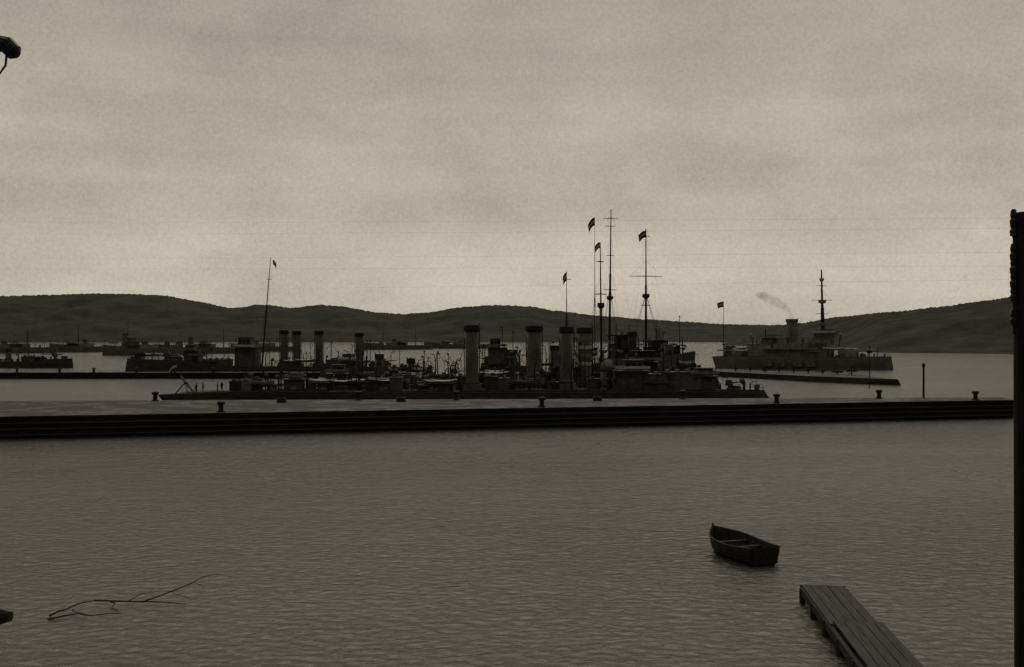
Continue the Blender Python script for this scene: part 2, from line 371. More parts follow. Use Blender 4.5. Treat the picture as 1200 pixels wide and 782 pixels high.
# Ship E
E=Ship('torpedo_boat','low dark torpedo boat with sailors on its stern deck','warship',(545,216),(196,210),5.8,(2.8,2.2,1.2),fc=.80,fch=.7,rake=-.6,ms=M_ship)
E.clutter(E.s(278),E.s(535),50,41,1.2); E.bridge(E.s(395),4.2,4,5.2); E.bridge(E.s(345),3.5,4,3.4); E.gun(E.s(300),3.0,1.2); E.gun(E.s(440),.2,1.1)
E.rails(-.2,.48); E.tubes(E.s(318),.2); E.tubes(E.s(470),.2)
E.funnel(E.s(462),E.z(E.s(462),434),.8); E.mast(E.s(288),E.z(E.s(288),430),.12,shroud=.8,stay=0)
E.staff(E.s(220),6.4,-2.2,True,1.8,1.7)
x=E.s(216); m=MB(); m.path([(0,0,0),(-1.4,0,1.6),(-2.6,0,3.2),(-3.0,0,3.6)],[.16,.3,.26,.08],7); m.obj('furled_awning',M_ship2,E.root,(x+2.4,-1,E.dz(x)))
m=MB(); m.path([(0,0,0),(1.6,0,1.9),(2.4,0,2.3)],[.14,.12,.09],6); m.tube((2.4,0,2.3),(2.4,0,.6),.04,seg=3); m.obj('stern_davit',M_iron,E.root,(x-1.5,-1.2,E.dz(x)))
# Ship F
Fs=Ship('torpedo_boat','low grey torpedo boat at anchor on pale water','warship',(86,432),(-60,440),7,(3.2,2.6,2.4),fc=.75,fch=.8,rake=-.5,ms=M_ship)
Fs.clutter(Fs.s(-30),Fs.s(80),24,51,1.2); Fs.house(Fs.s(35),6,3,2); Fs.gun(Fs.s(65),0,1.2); Fs.mast(Fs.s(33),Fs.z(Fs.s(33),386),.12,stay=0); Fs.rails(); Fs.funnel(Fs.s(10),8,.9)
k=0
for (bx,sx,Y,items) in ((58,130,880,[('b',85,9),('f',100,11),('m',92,18)]),(120,215,720,[('f',147,16),('b',156,13),('m',150,20),('f',170,10)]),(180,292,800,[('f',224,13),('b',240,10),('m',262,14),('f',210,10)]),
                        (-30,66,820,[('b',20,9),('f',5,10),('m',32,14)]),(270,345,900,[('f',300,10),('b',285,9)]),
                        (425,505,1050,[('m',449,14),('b',470,9),('m',487,20),('f',462,11)]),(500,585,1150,[('f',540,9),('b',525,8),('m',560,14)])):
    k+=1
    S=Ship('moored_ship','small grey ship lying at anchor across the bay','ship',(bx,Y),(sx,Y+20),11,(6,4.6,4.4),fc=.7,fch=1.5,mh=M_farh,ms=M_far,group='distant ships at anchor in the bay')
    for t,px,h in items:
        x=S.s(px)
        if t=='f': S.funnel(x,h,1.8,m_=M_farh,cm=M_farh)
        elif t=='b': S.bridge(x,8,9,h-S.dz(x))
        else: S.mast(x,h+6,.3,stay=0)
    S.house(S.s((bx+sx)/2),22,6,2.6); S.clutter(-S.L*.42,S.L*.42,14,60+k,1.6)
# ---- Battleship
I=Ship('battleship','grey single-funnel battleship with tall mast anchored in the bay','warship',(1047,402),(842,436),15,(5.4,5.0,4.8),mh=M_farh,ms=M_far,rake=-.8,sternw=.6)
def X(px): return I.s(px)
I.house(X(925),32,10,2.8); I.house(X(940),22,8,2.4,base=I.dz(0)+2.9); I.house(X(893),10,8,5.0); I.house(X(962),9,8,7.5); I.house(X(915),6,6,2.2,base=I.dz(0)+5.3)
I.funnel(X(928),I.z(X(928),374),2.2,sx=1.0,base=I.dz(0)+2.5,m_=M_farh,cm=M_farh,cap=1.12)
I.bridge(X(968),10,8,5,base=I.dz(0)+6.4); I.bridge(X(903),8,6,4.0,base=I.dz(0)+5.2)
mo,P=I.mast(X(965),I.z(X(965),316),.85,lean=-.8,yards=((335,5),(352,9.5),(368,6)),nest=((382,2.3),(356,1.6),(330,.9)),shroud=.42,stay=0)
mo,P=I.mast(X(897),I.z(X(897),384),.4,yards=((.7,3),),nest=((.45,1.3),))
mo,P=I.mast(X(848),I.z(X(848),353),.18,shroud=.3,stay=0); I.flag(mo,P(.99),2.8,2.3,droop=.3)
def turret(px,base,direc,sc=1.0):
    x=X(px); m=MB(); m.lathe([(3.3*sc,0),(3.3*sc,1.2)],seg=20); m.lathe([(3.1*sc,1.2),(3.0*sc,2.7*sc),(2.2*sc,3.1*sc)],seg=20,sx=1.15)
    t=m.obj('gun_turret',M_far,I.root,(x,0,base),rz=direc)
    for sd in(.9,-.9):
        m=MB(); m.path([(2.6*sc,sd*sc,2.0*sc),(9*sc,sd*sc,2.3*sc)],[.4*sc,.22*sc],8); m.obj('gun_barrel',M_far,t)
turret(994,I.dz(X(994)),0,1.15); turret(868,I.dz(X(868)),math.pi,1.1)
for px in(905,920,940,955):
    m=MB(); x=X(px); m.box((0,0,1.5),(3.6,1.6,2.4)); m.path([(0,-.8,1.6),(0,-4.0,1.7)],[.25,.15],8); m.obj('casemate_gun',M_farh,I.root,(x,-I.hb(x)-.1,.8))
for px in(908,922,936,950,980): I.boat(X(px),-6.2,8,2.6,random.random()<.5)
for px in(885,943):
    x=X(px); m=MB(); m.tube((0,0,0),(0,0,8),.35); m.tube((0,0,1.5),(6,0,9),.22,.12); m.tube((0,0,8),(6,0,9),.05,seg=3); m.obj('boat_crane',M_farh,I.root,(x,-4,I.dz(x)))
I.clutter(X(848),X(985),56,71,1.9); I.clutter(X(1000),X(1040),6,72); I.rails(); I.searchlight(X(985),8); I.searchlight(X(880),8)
# smoke
m=MB(); x=X(928); zt=I.z(x,372); wxp=I.cx+x*math.cos(I.a); wyp=I.Y(x)
m.path([(0,0,-.6),(-.8,0,1.5),(-3,0,4),(-6.5,1,6.5),(-11,2,8.6),(-14.5,2,9.8)],[1.1,1.3,1.6,2.0,2.2,.8],14)
sm=m.obj('smoke',M_far,None,(wxp,wyp,zt),smooth=True); sm['label']='thin smoke drifting from the battleship funnel'; sm['category']='smoke'; sm['kind']='stuff'
ms=bpy.data.materials.new('smoke_volume'); ms.use_nodes=True; nt=ms.node_tree; nt.nodes.remove(nt.nodes['Principled BSDF'])
pv=nt.nodes.new('ShaderNodeVolumeAbsorption'); pv.inputs['Color'].default_value=(.25,.25,.25,1)
nz=nt.nodes.new('ShaderNodeTexNoise'); nz.inputs['Scale'].default_value=.3; tc=nt.nodes.new('ShaderNodeTexCoord'); nt.links.new(tc.outputs['Object'],nz.inputs['Vector'])
mr=nt.nodes.new('ShaderNodeMapRange'); mr.inputs[1].default_value=.35; mr.inputs[2].default_value=.8; mr.inputs[4].default_value=.30
nt.links.new(nz.outputs['Fac'],mr.inputs[0]); nt.links.new(mr.outputs[0],pv.inputs['Density']); nt.links.new(pv.outputs[0],nt.nodes['Material Output'].inputs['Volume'])
sm.data.materials.clear(); sm.data.materials.append(ms)

# ---------------------------------------------------------------- quay, moles
def stone(name,c,bw=1.4,bh=.5):
    m=bpy.data.materials.new(name); m.use_nodes=True; nt=m.node_tree; b=nt.nodes['Principled BSDF']
    tc=nt.nodes.new('ShaderNodeTexCoord'); sep=nt.nodes.new('ShaderNodeSeparateXYZ'); cmb=nt.nodes.new('ShaderNodeCombineXYZ')
    nt.links.new(tc.outputs['Object'],sep.inputs[0]); nt.links.new(sep.outputs['X'],cmb.inputs['X']); nt.links.new(sep.outputs['Z'],cmb.inputs['Y'])
    br=nt.nodes.new('ShaderNodeTexBrick'); nt.links.new(cmb.outputs[0],br.inputs['Vector'])
    br.inputs['Scale'].default_value=1; br.inputs['Brick Width'].default_value=bw; br.inputs['Row Height'].default_value=bh; br.inputs['Mortar Size'].default_value=.03
    br.inputs['Color1'].default_value=(c,c*.96,c*.88,1); br.inputs['Color2'].default_value=(c*.5,c*.48,c*.44,1); br.inputs['Mortar'].default_value=(c*.2,c*.2,c*.2,1)
    n=nt.nodes.new('ShaderNodeTexNoise'); n.inputs['Scale'].default_value=.8; n.inputs['Detail'].default_value=8; nt.links.new(tc.outputs['Object'],n.inputs['Vector'])
    mx=nt.nodes.new('ShaderNodeMix'); mx.data_type='RGBA'; mx.blend_type='MULTIPLY'; mx.inputs[0].default_value=.9
    nt.links.new(br.outputs['Color'],mx.inputs[6]); nt.links.new(n.outputs['Fac'],mx.inputs[7]); nt.links.new(mx.outputs[2],b.inputs['Base Color'])
    b.inputs['Roughness'].default_value=.8; b.inputs['Specular IOR Level'].default_value=.1
    return m
M_quay=stone('quay_masonry',.035)
M_top=bpy.data.materials.new('wet_quay_paving'); M_top.use_nodes=True
nt=M_top.node_tree; b=nt.nodes['Principled BSDF']; tc=nt.nodes.new('ShaderNodeTexCoord')
n=nt.nodes.new('ShaderNodeTexNoise'); n.inputs['Scale'].default_value=.22; n.inputs['Detail'].default_value=10; n.inputs['Roughness'].default_value=.7; n.inputs['Distortion'].default_value=.5; nt.links.new(tc.outputs['Object'],n.inputs['Vector'])
r=nt.nodes.new('ShaderNodeValToRGB'); r.color_ramp.elements[0].position=.42; r.color_ramp.elements[1].position=.6
r.color_ramp.elements[0].color=(.014,.013,.012,1); r.color_ramp.elements[1].color=(.055,.052,.045,1)
nt.links.new(n.outputs['Fac'],r.inputs[0]); nt.links.new(r.outputs[0],b.inputs['Base Color'])
r2=nt.nodes.new('ShaderNodeMapRange'); r2.inputs[1].default_value=.42; r2.inputs[2].default_value=.58; r2.inputs[3].default_value=.45; r2.inputs[4].default_value=.9
nt.links.new(n.outputs['Fac'],r2.inputs[0]); nt.links.new(r2.outputs[0],b.inputs['Roughness']); b.inputs['Specular IOR Level'].default_value=.10
ZQ=2.9
f0=Vector((-65,130)); f1=Vector((79,164)); fd=(f1-f0).normalized(); b0=Vector((-81,162)); b1=Vector((83,171)); bd=(b1-b0).normalized()
F0=f0-fd*70; F1=f1+fd*1.5; B0=b0-bd*60; B1=b1-bd*1.0
def slab(pts,z0,z1,name,mats,parent=None,topi=1,loc=(0,0,0)):
    m=MB(); lo=[m.bm.verts.new((p[0]-loc[0],p[1]-loc[1],z0)) for p in pts]; hi=[m.bm.verts.new((p[0]-loc[0],p[1]-loc[1],z1)) for p in pts]
    n=len(pts)
    for i in range(n): m.face([lo[i],lo[(i+1)%n],hi[(i+1)%n],hi[i]])
    m.mi=topi; m.face(hi); m.mi=0; m.face(lo[::-1]); return m.obj(name,mats,parent,loc)
quay=slab([F0,F1,B1,B0],-3,ZQ-.35,'quay',[M_quay,M_top],loc=(0,150,0)); quay['kind']='structure'; quay['label']='long dark stone quay with worn wet paving'; quay['category']='quay'
nf=Vector((fd.y,-fd.x)); nb=Vector((-bd.y,bd.x))
pv_=slab([F0+nf*.15,F1+nf*.15,B1+nb*.15,B0+nb*.15],ZQ-.345,ZQ,'paving',[M_quay,M_top],quay,loc=(0,0,0)); pv_.location=(0,-150,0)
for zz in(1.95,1.2,.45):
    m=MB(); a=F0+nf*.12; c=F1+nf*.12
    m.path([(a.x,a.y-150,zz),(c.x,c.y-150,zz)],[.14,.14],4); m.obj('fender_beam',M_wood,quay)
def bollard_mesh():
    m=MB(); m.lathe([(.55,0),(.55,.12),(.36,.2),(.32,.85),(.5,1.05),(.56,1.2),(.5,1.36),(.2,1.46)],seg=16)
    bmesh.ops.recalc_face_normals(m.bm,faces=m.bm.faces[:]); me=bpy.data.meshes.new('bollard'); m.bm.to_mesh(me); m.bm.free(); me.materials.append(M_iron); return me
bm_=bollard_mesh()
for px,fr in((259,1),(635,1),(910,1),(1143,1),(182,0),(535,0),(800,0),(1030,0),(-60,1),(420,0)):
    kk=(px-600)/F
    Y=145.35/(1-.2361*kk)+1.6 if fr else 166.45/(1-.0549*kk)-1.2
    o=bpy.data.objects.new('bollard',bm_); col.objects.link(o); o.location=(kk*Y,Y,ZQ)
    o['label']='black iron mooring bollard standing on the quay edge'; o['category']='bollard'; o['group']='bollards along the quay'
for px,Y in((330,158),(470,160),(700,162)):
    m=MB()
    for j in range(4): m.lathe([(.75-.03*j,.0),(.8-.03*j,.09),(.75-.03*j,.18),(.5,.18),(.5,0)],c=(0,0,.17*j),seg=18)
    o=m.obj('rope_coil',M_wood,None,(wx(px,Y),Y,ZQ)); o['label']='thick coil of tarred rope lying on the quay'; o['category']='rope'; o['group']='rope coils on the quay'
Y=174; m=MB(); zt=wz(426,Y); m.path([(0,0,-3),(.05,0,zt-.7),(.05,0,zt-.65),(.05,0,zt)],[.22,.17,.28,.25],10)
o=m.obj('mooring_pole',M_wood,None,(wx(1082,Y),Y,0)); o['label']='tall dark wooden mooring pole beside the quay'; o['category']='pole'
Y=265; m=MB(); zt=wz(406,Y); m.path([(0,0,-3),(0,0,zt)],[.14,.09],8); m.box((0,0,zt-1.5),(1.4,.08,.5)); m.box((0,0,zt),(.4,.4,.3))
o=m.obj('mooring_pole',M_wood,None,(wx(1019,Y),Y,0)); o['label']='thin wooden marker pole with crosspiece in the water'; o['category']='pole'

def mole(pts,z,name,label,w_slope=1.2,mt=None):
    m=MB(); n=len(pts); c=sum((Vector(p) for p in pts),Vector((0,0)))/n
    top=[];lo=[]
    for p in pts:
        p=Vector(p); d=(p-c).normalized()
        top.append(m.bm.verts.new((p.x-c.x,p.y-c.y,z))); q=p+d*w_slope; lo.append(m.bm.verts.new((q.x-c.x,q.y-c.y,-2)))
    for i in range(n): m.face([lo[i],lo[(i+1)%n],top[(i+1)%n],top[i]])
    m.mi=1; m.face(top); m.mi=0
    o=m.obj(name,[mt or M_quay,M_top],None,(c.x,c.y,0)); o['kind']='structure'; o['label']=label; o['category']='breakwater'; return o
Y=318
mole([(wx(-120,Y),Y),(wx(505,Y),Y+2),(wx(508,Y),Y+9),(wx(-120,Y),Y+8)],1.9,'mole','long low dark stone mole crossing the harbour')
mole([(wx(1052,276),276),(wx(1044,281),283),(wx(1000,318),318),(wx(850,360),360),(wx(815,350),346),(wx(960,295),295)],1.6,'breakwater','low flat dark breakwater tapering to a point',w_slope=3)
mole([(wx(-150,1000),1000),(wx(300,1010),1010),(wx(305,1030),1030),(wx(-150,1030),1030)],2.6,'breakwater','thin distant breakwater across the bay')
R=random.Random(4)
for px in(20,70,110,160,205,250,330,380,440,490):
    o=bpy.data.objects.new('bollard',bm_); col.objects.link(o); Yb=Y+2.5; o.location=(wx(px,Yb),Yb,1.9)
    o['label']='dark iron bollard standing on the low mole'; o['category']='bollard'; o['group']='bollards on the low mole'
for i in range(9):
    px=862+i*17; Yb=342-i*4.4; m=MB(); h=R.uniform(1.2,2.8); m.path([(0,0,0),(0,0,h)],[.2,.16],8); m.box((0,0,h*.5),(R.uniform(.5,3.5),.6,.6))
    o=m.obj('timber_post',M_wood,None,(wx(px,Yb),Yb,1.6)); o['label']='short timber post with planks on the breakwater'; o['category']='post'; o['group']='posts on the breakwater'

# ---------------------------------------------------------------- hills
def interp(pts,x):
    if x<=pts[0][0]: return pts[0][1]
    for (a,b),(c,d) in zip(pts,pts[1:]):
        if x<=c:
            t=(x-a)/(c-a); t=t*t*(3-2*t)*.5+t*.5; return b+(d-b)*t
    return pts[-1][1]
M_hill=mat('scrub_hillside',0.042,.95,.40,.012,0,detail=14,spec=.02)
M_hill2=mat('near_scrub_hillside',0.038,.95,.5,.03,0,detail=14,spec=.02)
def hills(name,prof,shore,dep,px0,px1,mt,label,fuzz,amp):
    m=MB(); cols=[]; step=2.0; n=int((px1-px0)/step); NR=26
    for i in range(n+1):
        px=px0+i*step; k=(px-600)/F; d0=interp(shore,px); dr=d0*dep
        ys=interp(prof,px); zr=H+(YH-ys)*dr/F
        c=[]
        for j in range(NR+6):
            if j<=NR:
                t=j/NR; d=d0+(dr-d0)*t; zz=-1+(zr+1)*(t**.85*(.75+.25*t))
                p=Vector((k*d*.004,d*.004,0)); zz+=amp*zr*math.sin(math.pi*t)*(noise.fractal(p*1.5,1,2,5))*1.0
                zz+=fuzz*d/F*(noise.noise(Vector((px*.35,j*1.7,3)))+.7*noise.noise(Vector((px*.9,j*2.3,9))))*min(1,t*4)
            else:
                t=(j-NR)/5; d=dr+(dr-d0)*.8*t; zz=zr*(1-t)-1*t
            c.append(m.bm.verts.new((k*d,d,zz)))
        cols.append(c)
    for i in range(n):
        for j in range(NR+5): m.face([cols[i][j],cols[i+1][j],cols[i+1][j+1],cols[i][j+1]])
    o=m.obj(name,mt,None,smooth=True); o['kind']='structure'; o['label']=label; o['category']='hill'
prof=[(-400,352),(0,347),(50,346),(110,344),(150,344.5),(190,346),(230,353),(270,361),(285,360),(300,357),(320,358),(340,361),(375,357.5),(400,359),(440,366),(470,368),(500,366.5),(540,360),(580,357.5),(620,359),(650,364),(700,370),(760,374.5),(800,377),(850,380),(900,381),(940,380),(1000,378),(1300,380)]
hills('hill',prof,[(-400,2400),(300,2600),(1300,2400)],1.3,-420,1300,M_hill,'long low scrub covered hills beyond the bay',1.1,.14)
prof2=[(850,396),(880,391),(910,384),(940,378.5),(980,371.5),(1040,366),(1100,360),(1150,353),(1200,346),(1300,338),(1600,330)]
hills('hill',prof2,[(850,1500),(950,1050),(1040,830),(1200,770),(1600,700)],1.4,850,1620,M_hill2,'dark wooded hill sloping down to the water',1.3,.09)

# ---------------------------------------------------------------- water + ground
m=MB(); v=[m.bm.verts.new(p) for p in((-15000,-200,0),(15000,-200,0),(15000,25000,0),(-15000,25000,0))]; m.face(v)
water=m.obj('water',M_far); water['kind']='structure'; water['label']='calm grey rippled harbour water'; water['category']='water'
mw=bpy.data.materials.new('rippled_water'); mw.use_nodes=True; nt=mw.node_tree; b=nt.nodes['Principled BSDF']
b.inputs['Base Color'].default_value=(.06,.055,.045,1); b.inputs['Roughness'].default_value=.05; b.inputs['IOR'].default_value=1.36
tc=nt.nodes.new('ShaderNodeTexCoord')
def nse(scale,st,det,dist=0,rg=.5):
    mp=nt.nodes.new('ShaderNodeMapping'); mp.inputs['Scale'].default_value=st; mp.inputs['Rotation'].default_value=(0,0,.12); nt.links.new(tc.outputs['Object'],mp.inputs[0])
    n=nt.nodes.new('ShaderNodeTexNoise'); n.inputs['Scale'].default_value=scale; n.inputs['Detail'].default_value=det; n.inputs['Distortion'].default_value=dist; n.inputs['Roughness'].default_value=rg
    nt.links.new(mp.outputs[0],n.inputs['Vector']); return n.outputs['Fac']
def mth(op,a,bb):
    n=nt.nodes.new('ShaderNodeMath'); n.operation=op
    for i,q in enumerate((a,bb)):
        if hasattr(q,'links'): nt.links.new(q,n.inputs[i])
        else: n.inputs[i].default_value=q
    return n.outputs[0]
h=mth('ADD',mth('MULTIPLY',nse(1.9,(.75,1,1),5,.6,.62),.27),mth('MULTIPLY',nse(.55,(.7,1,1),3,.3),.18))
slick=nse(.02,(.35,1,1),4,.6)
mr=nt.nodes.new('ShaderNodeMapRange'); mr.inputs[1].default_value=.36; mr.inputs[2].default_value=.6; mr.inputs[3].default_value=.55; mr.inputs[4].default_value=1.0; nt.links.new(slick,mr.inputs[0])
bp=nt.nodes.new('ShaderNodeBump'); bp.inputs['Distance'].default_value=1.0; nt.links.new(mr.outputs[0],bp.inputs['Strength']); nt.links.new(h,bp.inputs['Height']); nt.links.new(bp.outputs[0],b.inputs['Normal'])
water.data.materials.clear(); water.data.materials.append(mw)
M_ground=mat('shore_ground',.12,.9,.4,.8,.5)
g=slab([(-60,-60),(60,-60),(60,22),(-60,22)],-2,.62,'ground',[M_quay,M_ground]); g['kind']='structure'; g['label']='paved shore strip along the water'; g['category']='ground'

# ---------------------------------------------------------------- jetty
ZJ=.75
jc=Vector((15.25,50.3)); jd=(Vector((14.0,38.1))-jc).normalized(); jl=29.5
jr=math.atan2(-jd.y,-jd.x)-math.pi/2
J=empty('jetty',(jc.x+jd.x*jl,jc.y+jd.y*jl,0),jr,'narrow weathered wooden jetty on piles over the water','jetty')
W=2.05
R=random.Random(2)
for y0,y1,z,off in((jl-7.0,jl,ZJ,0.0),(0,jl-6.7,ZJ+.09,.16)):
    m=MB(); nb_=5; pw=W/nb_
    for i in range(nb_):
        e=R.uniform(-.12,.12); m.box((off-W/2+pw*(i+.5),(y0+y1)/2+e,z+R.uniform(-.015,.015)),(pw-.035,y1-y0,.08),rz=R.uniform(-.002,.002))
    m.obj('deck',M_plank,J)
for sd in(-1,1):
    m=MB(); m.box((sd*(W/2-.02),jl/2,ZJ-.2),(.18,jl-.2,.34)); m.obj('side_beam',M_wood,J)
for i in range(11):
    m=MB(); m.box((0,jl-.3-i*2.8,ZJ-.46),(W+.2,.2,.2)); m.obj('cross_beam',M_wood,J)
for i in range(11):
    for sd in(-1,1):
        m=MB(); y=jl-.3-i*2.8; m.path([(0,0,-2),(sd*.02,0,ZJ-.05)],[.17,.15],8); m.obj('pile',M_wood,J,(sd*(W/2-.02),y,0))
m=MB(); m.box((0,jl+.03,ZJ-.12),(W+.1,.1,.32)); m.obj('end_board',M_wood,J)

# ---------------------------------------------------------------- rowing boat
bc=Vector((wx(866,60.6),60.6)); az=math.radians(90+19)
RB=empty('rowing_boat',(bc.x,bc.y,0),az,'dark open wooden rowing boat floating on the water','boat')
L=5.5; BB=2.65
def sec(u):
    x=(u-.5)*L
    b=BB/2*(1-max(0,(u-.55)/.45)**2.5)*(.72+.28*min(1,u/.4)**.8); b=max(b,.03)
    s=.92+.36*max(0,(u-.4)/.6)**1.8+.14*max(0,(.4-u)/.4)**1.5
    kz=-.22+.5*max(0,(u-.85)/.15)**2.0
    pts=[]
    for j in range(8):
        t=j/7; ph=t*math.pi/2
        pts.append((b*math.sin(ph)**.62 if j else 0.0, kz+(s-kz)*(1-math.cos(ph))**.85))
    return x,pts,b,s
def shell(m,off):
    N=26; rows=[]
    for i in range(N+1):
        x,p,b_,s_=sec(i/N)
        full=[(-y,z) for y,z in p[:0:-1]]+[(y,z) for y,z in p]
        row=[]
        for y,z in full:
            zf=(z/max(s_,.1)); xx=x+ .28*max(0,(i/N-.85)/.15)*zf
            sc=1-off/max(b_,.2) if off else 1
            row.append(m.bm.verts.new((xx,y*max(sc,.1),z+(off if z<s_-.01 else 0))))
        rows.append(row)
    for i in range(N):
        for j in range(len(rows[0])-1): m.face([rows[i][j],rows[i+1][j],rows[i+1][j+1],rows[i][j+1]])
    return rows
m=MB(); r1=shell(m,0); m.mi=1; r2=shell(m,.045)
n=len(r1[0])
for i in range(26):
    for j in(0,n-1): m.face([r1[i][j],r1[i+1][j],r2[i+1][j],r2[i][j]])
m.mi=0; m.face(r1[0]); m.mi=1; m.face(r2[0][::-1])
m.obj('boat_hull',[M_boat,M_boatin],RB,smooth=False)
for sd in(1,-1):
    m=MB(); pts=[]
    for i in range(25):
        u=i/24; x,p,b_,s_=sec(u); pts.append((x+.28*max(0,(u-.85)/.15),sd*(b_+.01),s_+.02))
    m.path(pts,[.05]*25,6)
    m.obj('gunwale',M_plank,RB)
    for zt in(.3,.45,.62):
        m=MB(); pts=[]
        for i in range(22):
            u=.02+i/24; x,p,b_,s_=sec(u); k_=zt*7; j=int(k_); f=k_-j
            j=min(j+2,6); y=p[j][0]*(1-f)+p[j+1][0]*f; z=p[j][1]*(1-f)+p[j+1][1]*f
            pts.append((x+.1*max(0,(u-.85)/.15),sd*(y+.01),z))
        m.path(pts,[.018]*22,4); m.obj('strake',M_boat,RB)
for u in(.22,.45,.68):
    x,p,b_,s_=sec(u); m=MB(); m.box((x,0,s_-.28),(.28,b_*1.82,.05)); m.obj('thwart',M_boatin,RB)
m=MB(); x,p,b_,s_=sec(.06); m.box((x+.1,0,s_-.3),(.5,b_*1.78,.04)); m.obj('stern_seat',M_boatin,RB)
m=MB(); x0=sec(0)[0]; b_=sec(0)[2]; m.box((x0-.02,0,.58),(.05,b_*1.7,.9)); m.obj('transom',M_boat,RB)
m=MB(); x,p,b_,s_=sec(1); m.path([(x-.5,0,-.15),(x-.05,0,.1),(x+.2,0,.6),(x+.31,0,s_+.2)],[.05,.06,.07,.06],6); m.obj('stem_post',M_boat,RB)
for i in range(1,14):
    u=i/14.5; x,p,b_,s_=sec(u)
    for sd in(1,-1):
        m=MB(); m.path([(x,sd*y*.94,z+.05) for y,z in p[1:]],[.022]*7,4); m.obj('rib',M_boatin,RB)
m=MB(); V=[]
for i in range(1,23):
    u=i/26; x,p,b_,s_=sec(u); zf=.10
    y=0
    for (ya,za),(yb,zb) in zip(p,p[1:]):
        if za<=zf<=zb: y=ya+(yb-ya)*(zf-za)/(zb-za)
    V.append((m.bm.verts.new((x,y*.97,zf)),m.bm.verts.new((x,-y*.97,zf))))
for a,c in zip(V,V[1:]): m.face([a[0],a[1],c[1],c[0]])
m.obj('floorboard',M_boatin,RB)

# ---------------------------------------------------------------- floating branch
fb=Vector((wx(140,49),49))
m=MB(); R=random.Random(12)
def br(a,b2,r):
    a=Vector(a); b2=Vector(b2); pts=[a]; rr=[r]
    for i in range(1,6):
        t=i/5; p=a.lerp(b2,t)
        if i<5: p+=Vector((R.uniform(-.12,.12),R.uniform(-.25,.25),R.uniform(0,.10)))
        pts.append(p); rr.append(r*(1-.6*t))
    m.path(pts,rr,5)
br((-2.7,-1.4,.05),(-1.4,.6,.25),.05); br((-1.4,.6,.25),(3.0,.5,.1),.045); br((-2.5,-2.0,.04),(.6,-1.2,.12),.04); br((.9,.5,.2),(3.6,4.2,.7),.04)
br((-.6,.5,.2),(.4,-1.2,.08),.03); br((1.8,1.6,.4),(2.9,1.4,.15),.022); br((-2.0,-.4,.1),(-1.0,-1.6,.08),.025); br((.2,.5,.2),(1.3,2.2,.4),.025); br((2.6,3.0,.5),(3.4,2.4,.4),.02)
o=m.obj('floating_branch',M_pole,None,(fb.x,fb.y,0)); o['label']='bare forked dark branch drifting on the water'; o['category']='branch'

# ---------------------------------------------------------------- telegraph poles & wires
def insul(m,c,k):
    m.path([(c[0]+.1*k*-1,c[1],c[2]-.06),(c[0],c[1],c[2]-.06),(c[0],c[1],c[2])],[.012]*3,5)
    m.lathe([(.016,0),(.026,.0),(.03,.04),(.02,.06),(.026,.08),(.02,.12),(.012,.13)],c=c,seg=10)
PY=8.0; px0=wx(1188,PY)
T=empty('telegraph_pole',(px0+.09,PY,.62),0,'dark wooden telegraph pole carrying insulators on one side','pole')
top=wz(249,PY)-.62
m=MB(); m.path([(.03,0,0),(.0,0,top-.05),(0,0,top)],[.10,.085,.07],14); m.obj('pole_shaft',M_pole,T)
ys=[256,268,296,312,328,345,372]
for y_ in ys:
    m=MB(); insul(m,(-.10,-.02,wz(y_,PY)-.62-.06),-1); m.obj('insulator',M_glass,T)
T2=empty('telegraph_pole',(-4.75,PY,.62),0,'dark pole with a bracket arm holding an insulator','pole')
m=MB(); m.path([(0,0,0),(0,0,15.4)],[.15,.11],14); m.obj('pole_shaft',M_pole,T2)
za=wz(57,PY)-.62
m=MB(); m.path([(0,0,za-.1),(.5,0,za-.02),(.75,0,za+.0)],[.03,.03,.025],6); m.obj('bracket_arm',M_pole,T2)
m=MB(); m.path([(.72,0,za+.06),(.80,0,za+.03),(.86,0,za-.03),(.885,0,za-.05)],[.05,.07,.065,.03],12); m.path([(.8,0,za-.02),(.79,0,za-.13),(.74,0,za-.2)],[.01,.009,.007],5); m.obj('insulator',M_glass,T2)
zb=wz(722,PY)-.62; m=MB(); m.path([(0,0,zb),(.6,0,zb),(.75,0,zb),(.84,0,zb)],[.03,.04,.07,.04],10); m.obj('insulator',M_glass,T2)
for i,y_ in enumerate(ys[:5]):
    m=MB(); a=Vector((px0-.01,PY-.02,wz(y_,PY))); e=Vector((-34,38+i*.3,wz([249,262,290,300,330][i],38))); pts=[]
    for j in range(25):
        t=j/24; p=a.lerp(e,t); p.z-=.5*math.sin(math.pi*t)*.35; pts.append(p-a)
    m.path(pts,[.0004]*25,4,cap=False); o=m.obj('telegraph_wire',M_pole,None,a); o['label']='thin telegraph wire strung from the pole insulator'; o['category']='wire'; o['group']='telegraph wires'

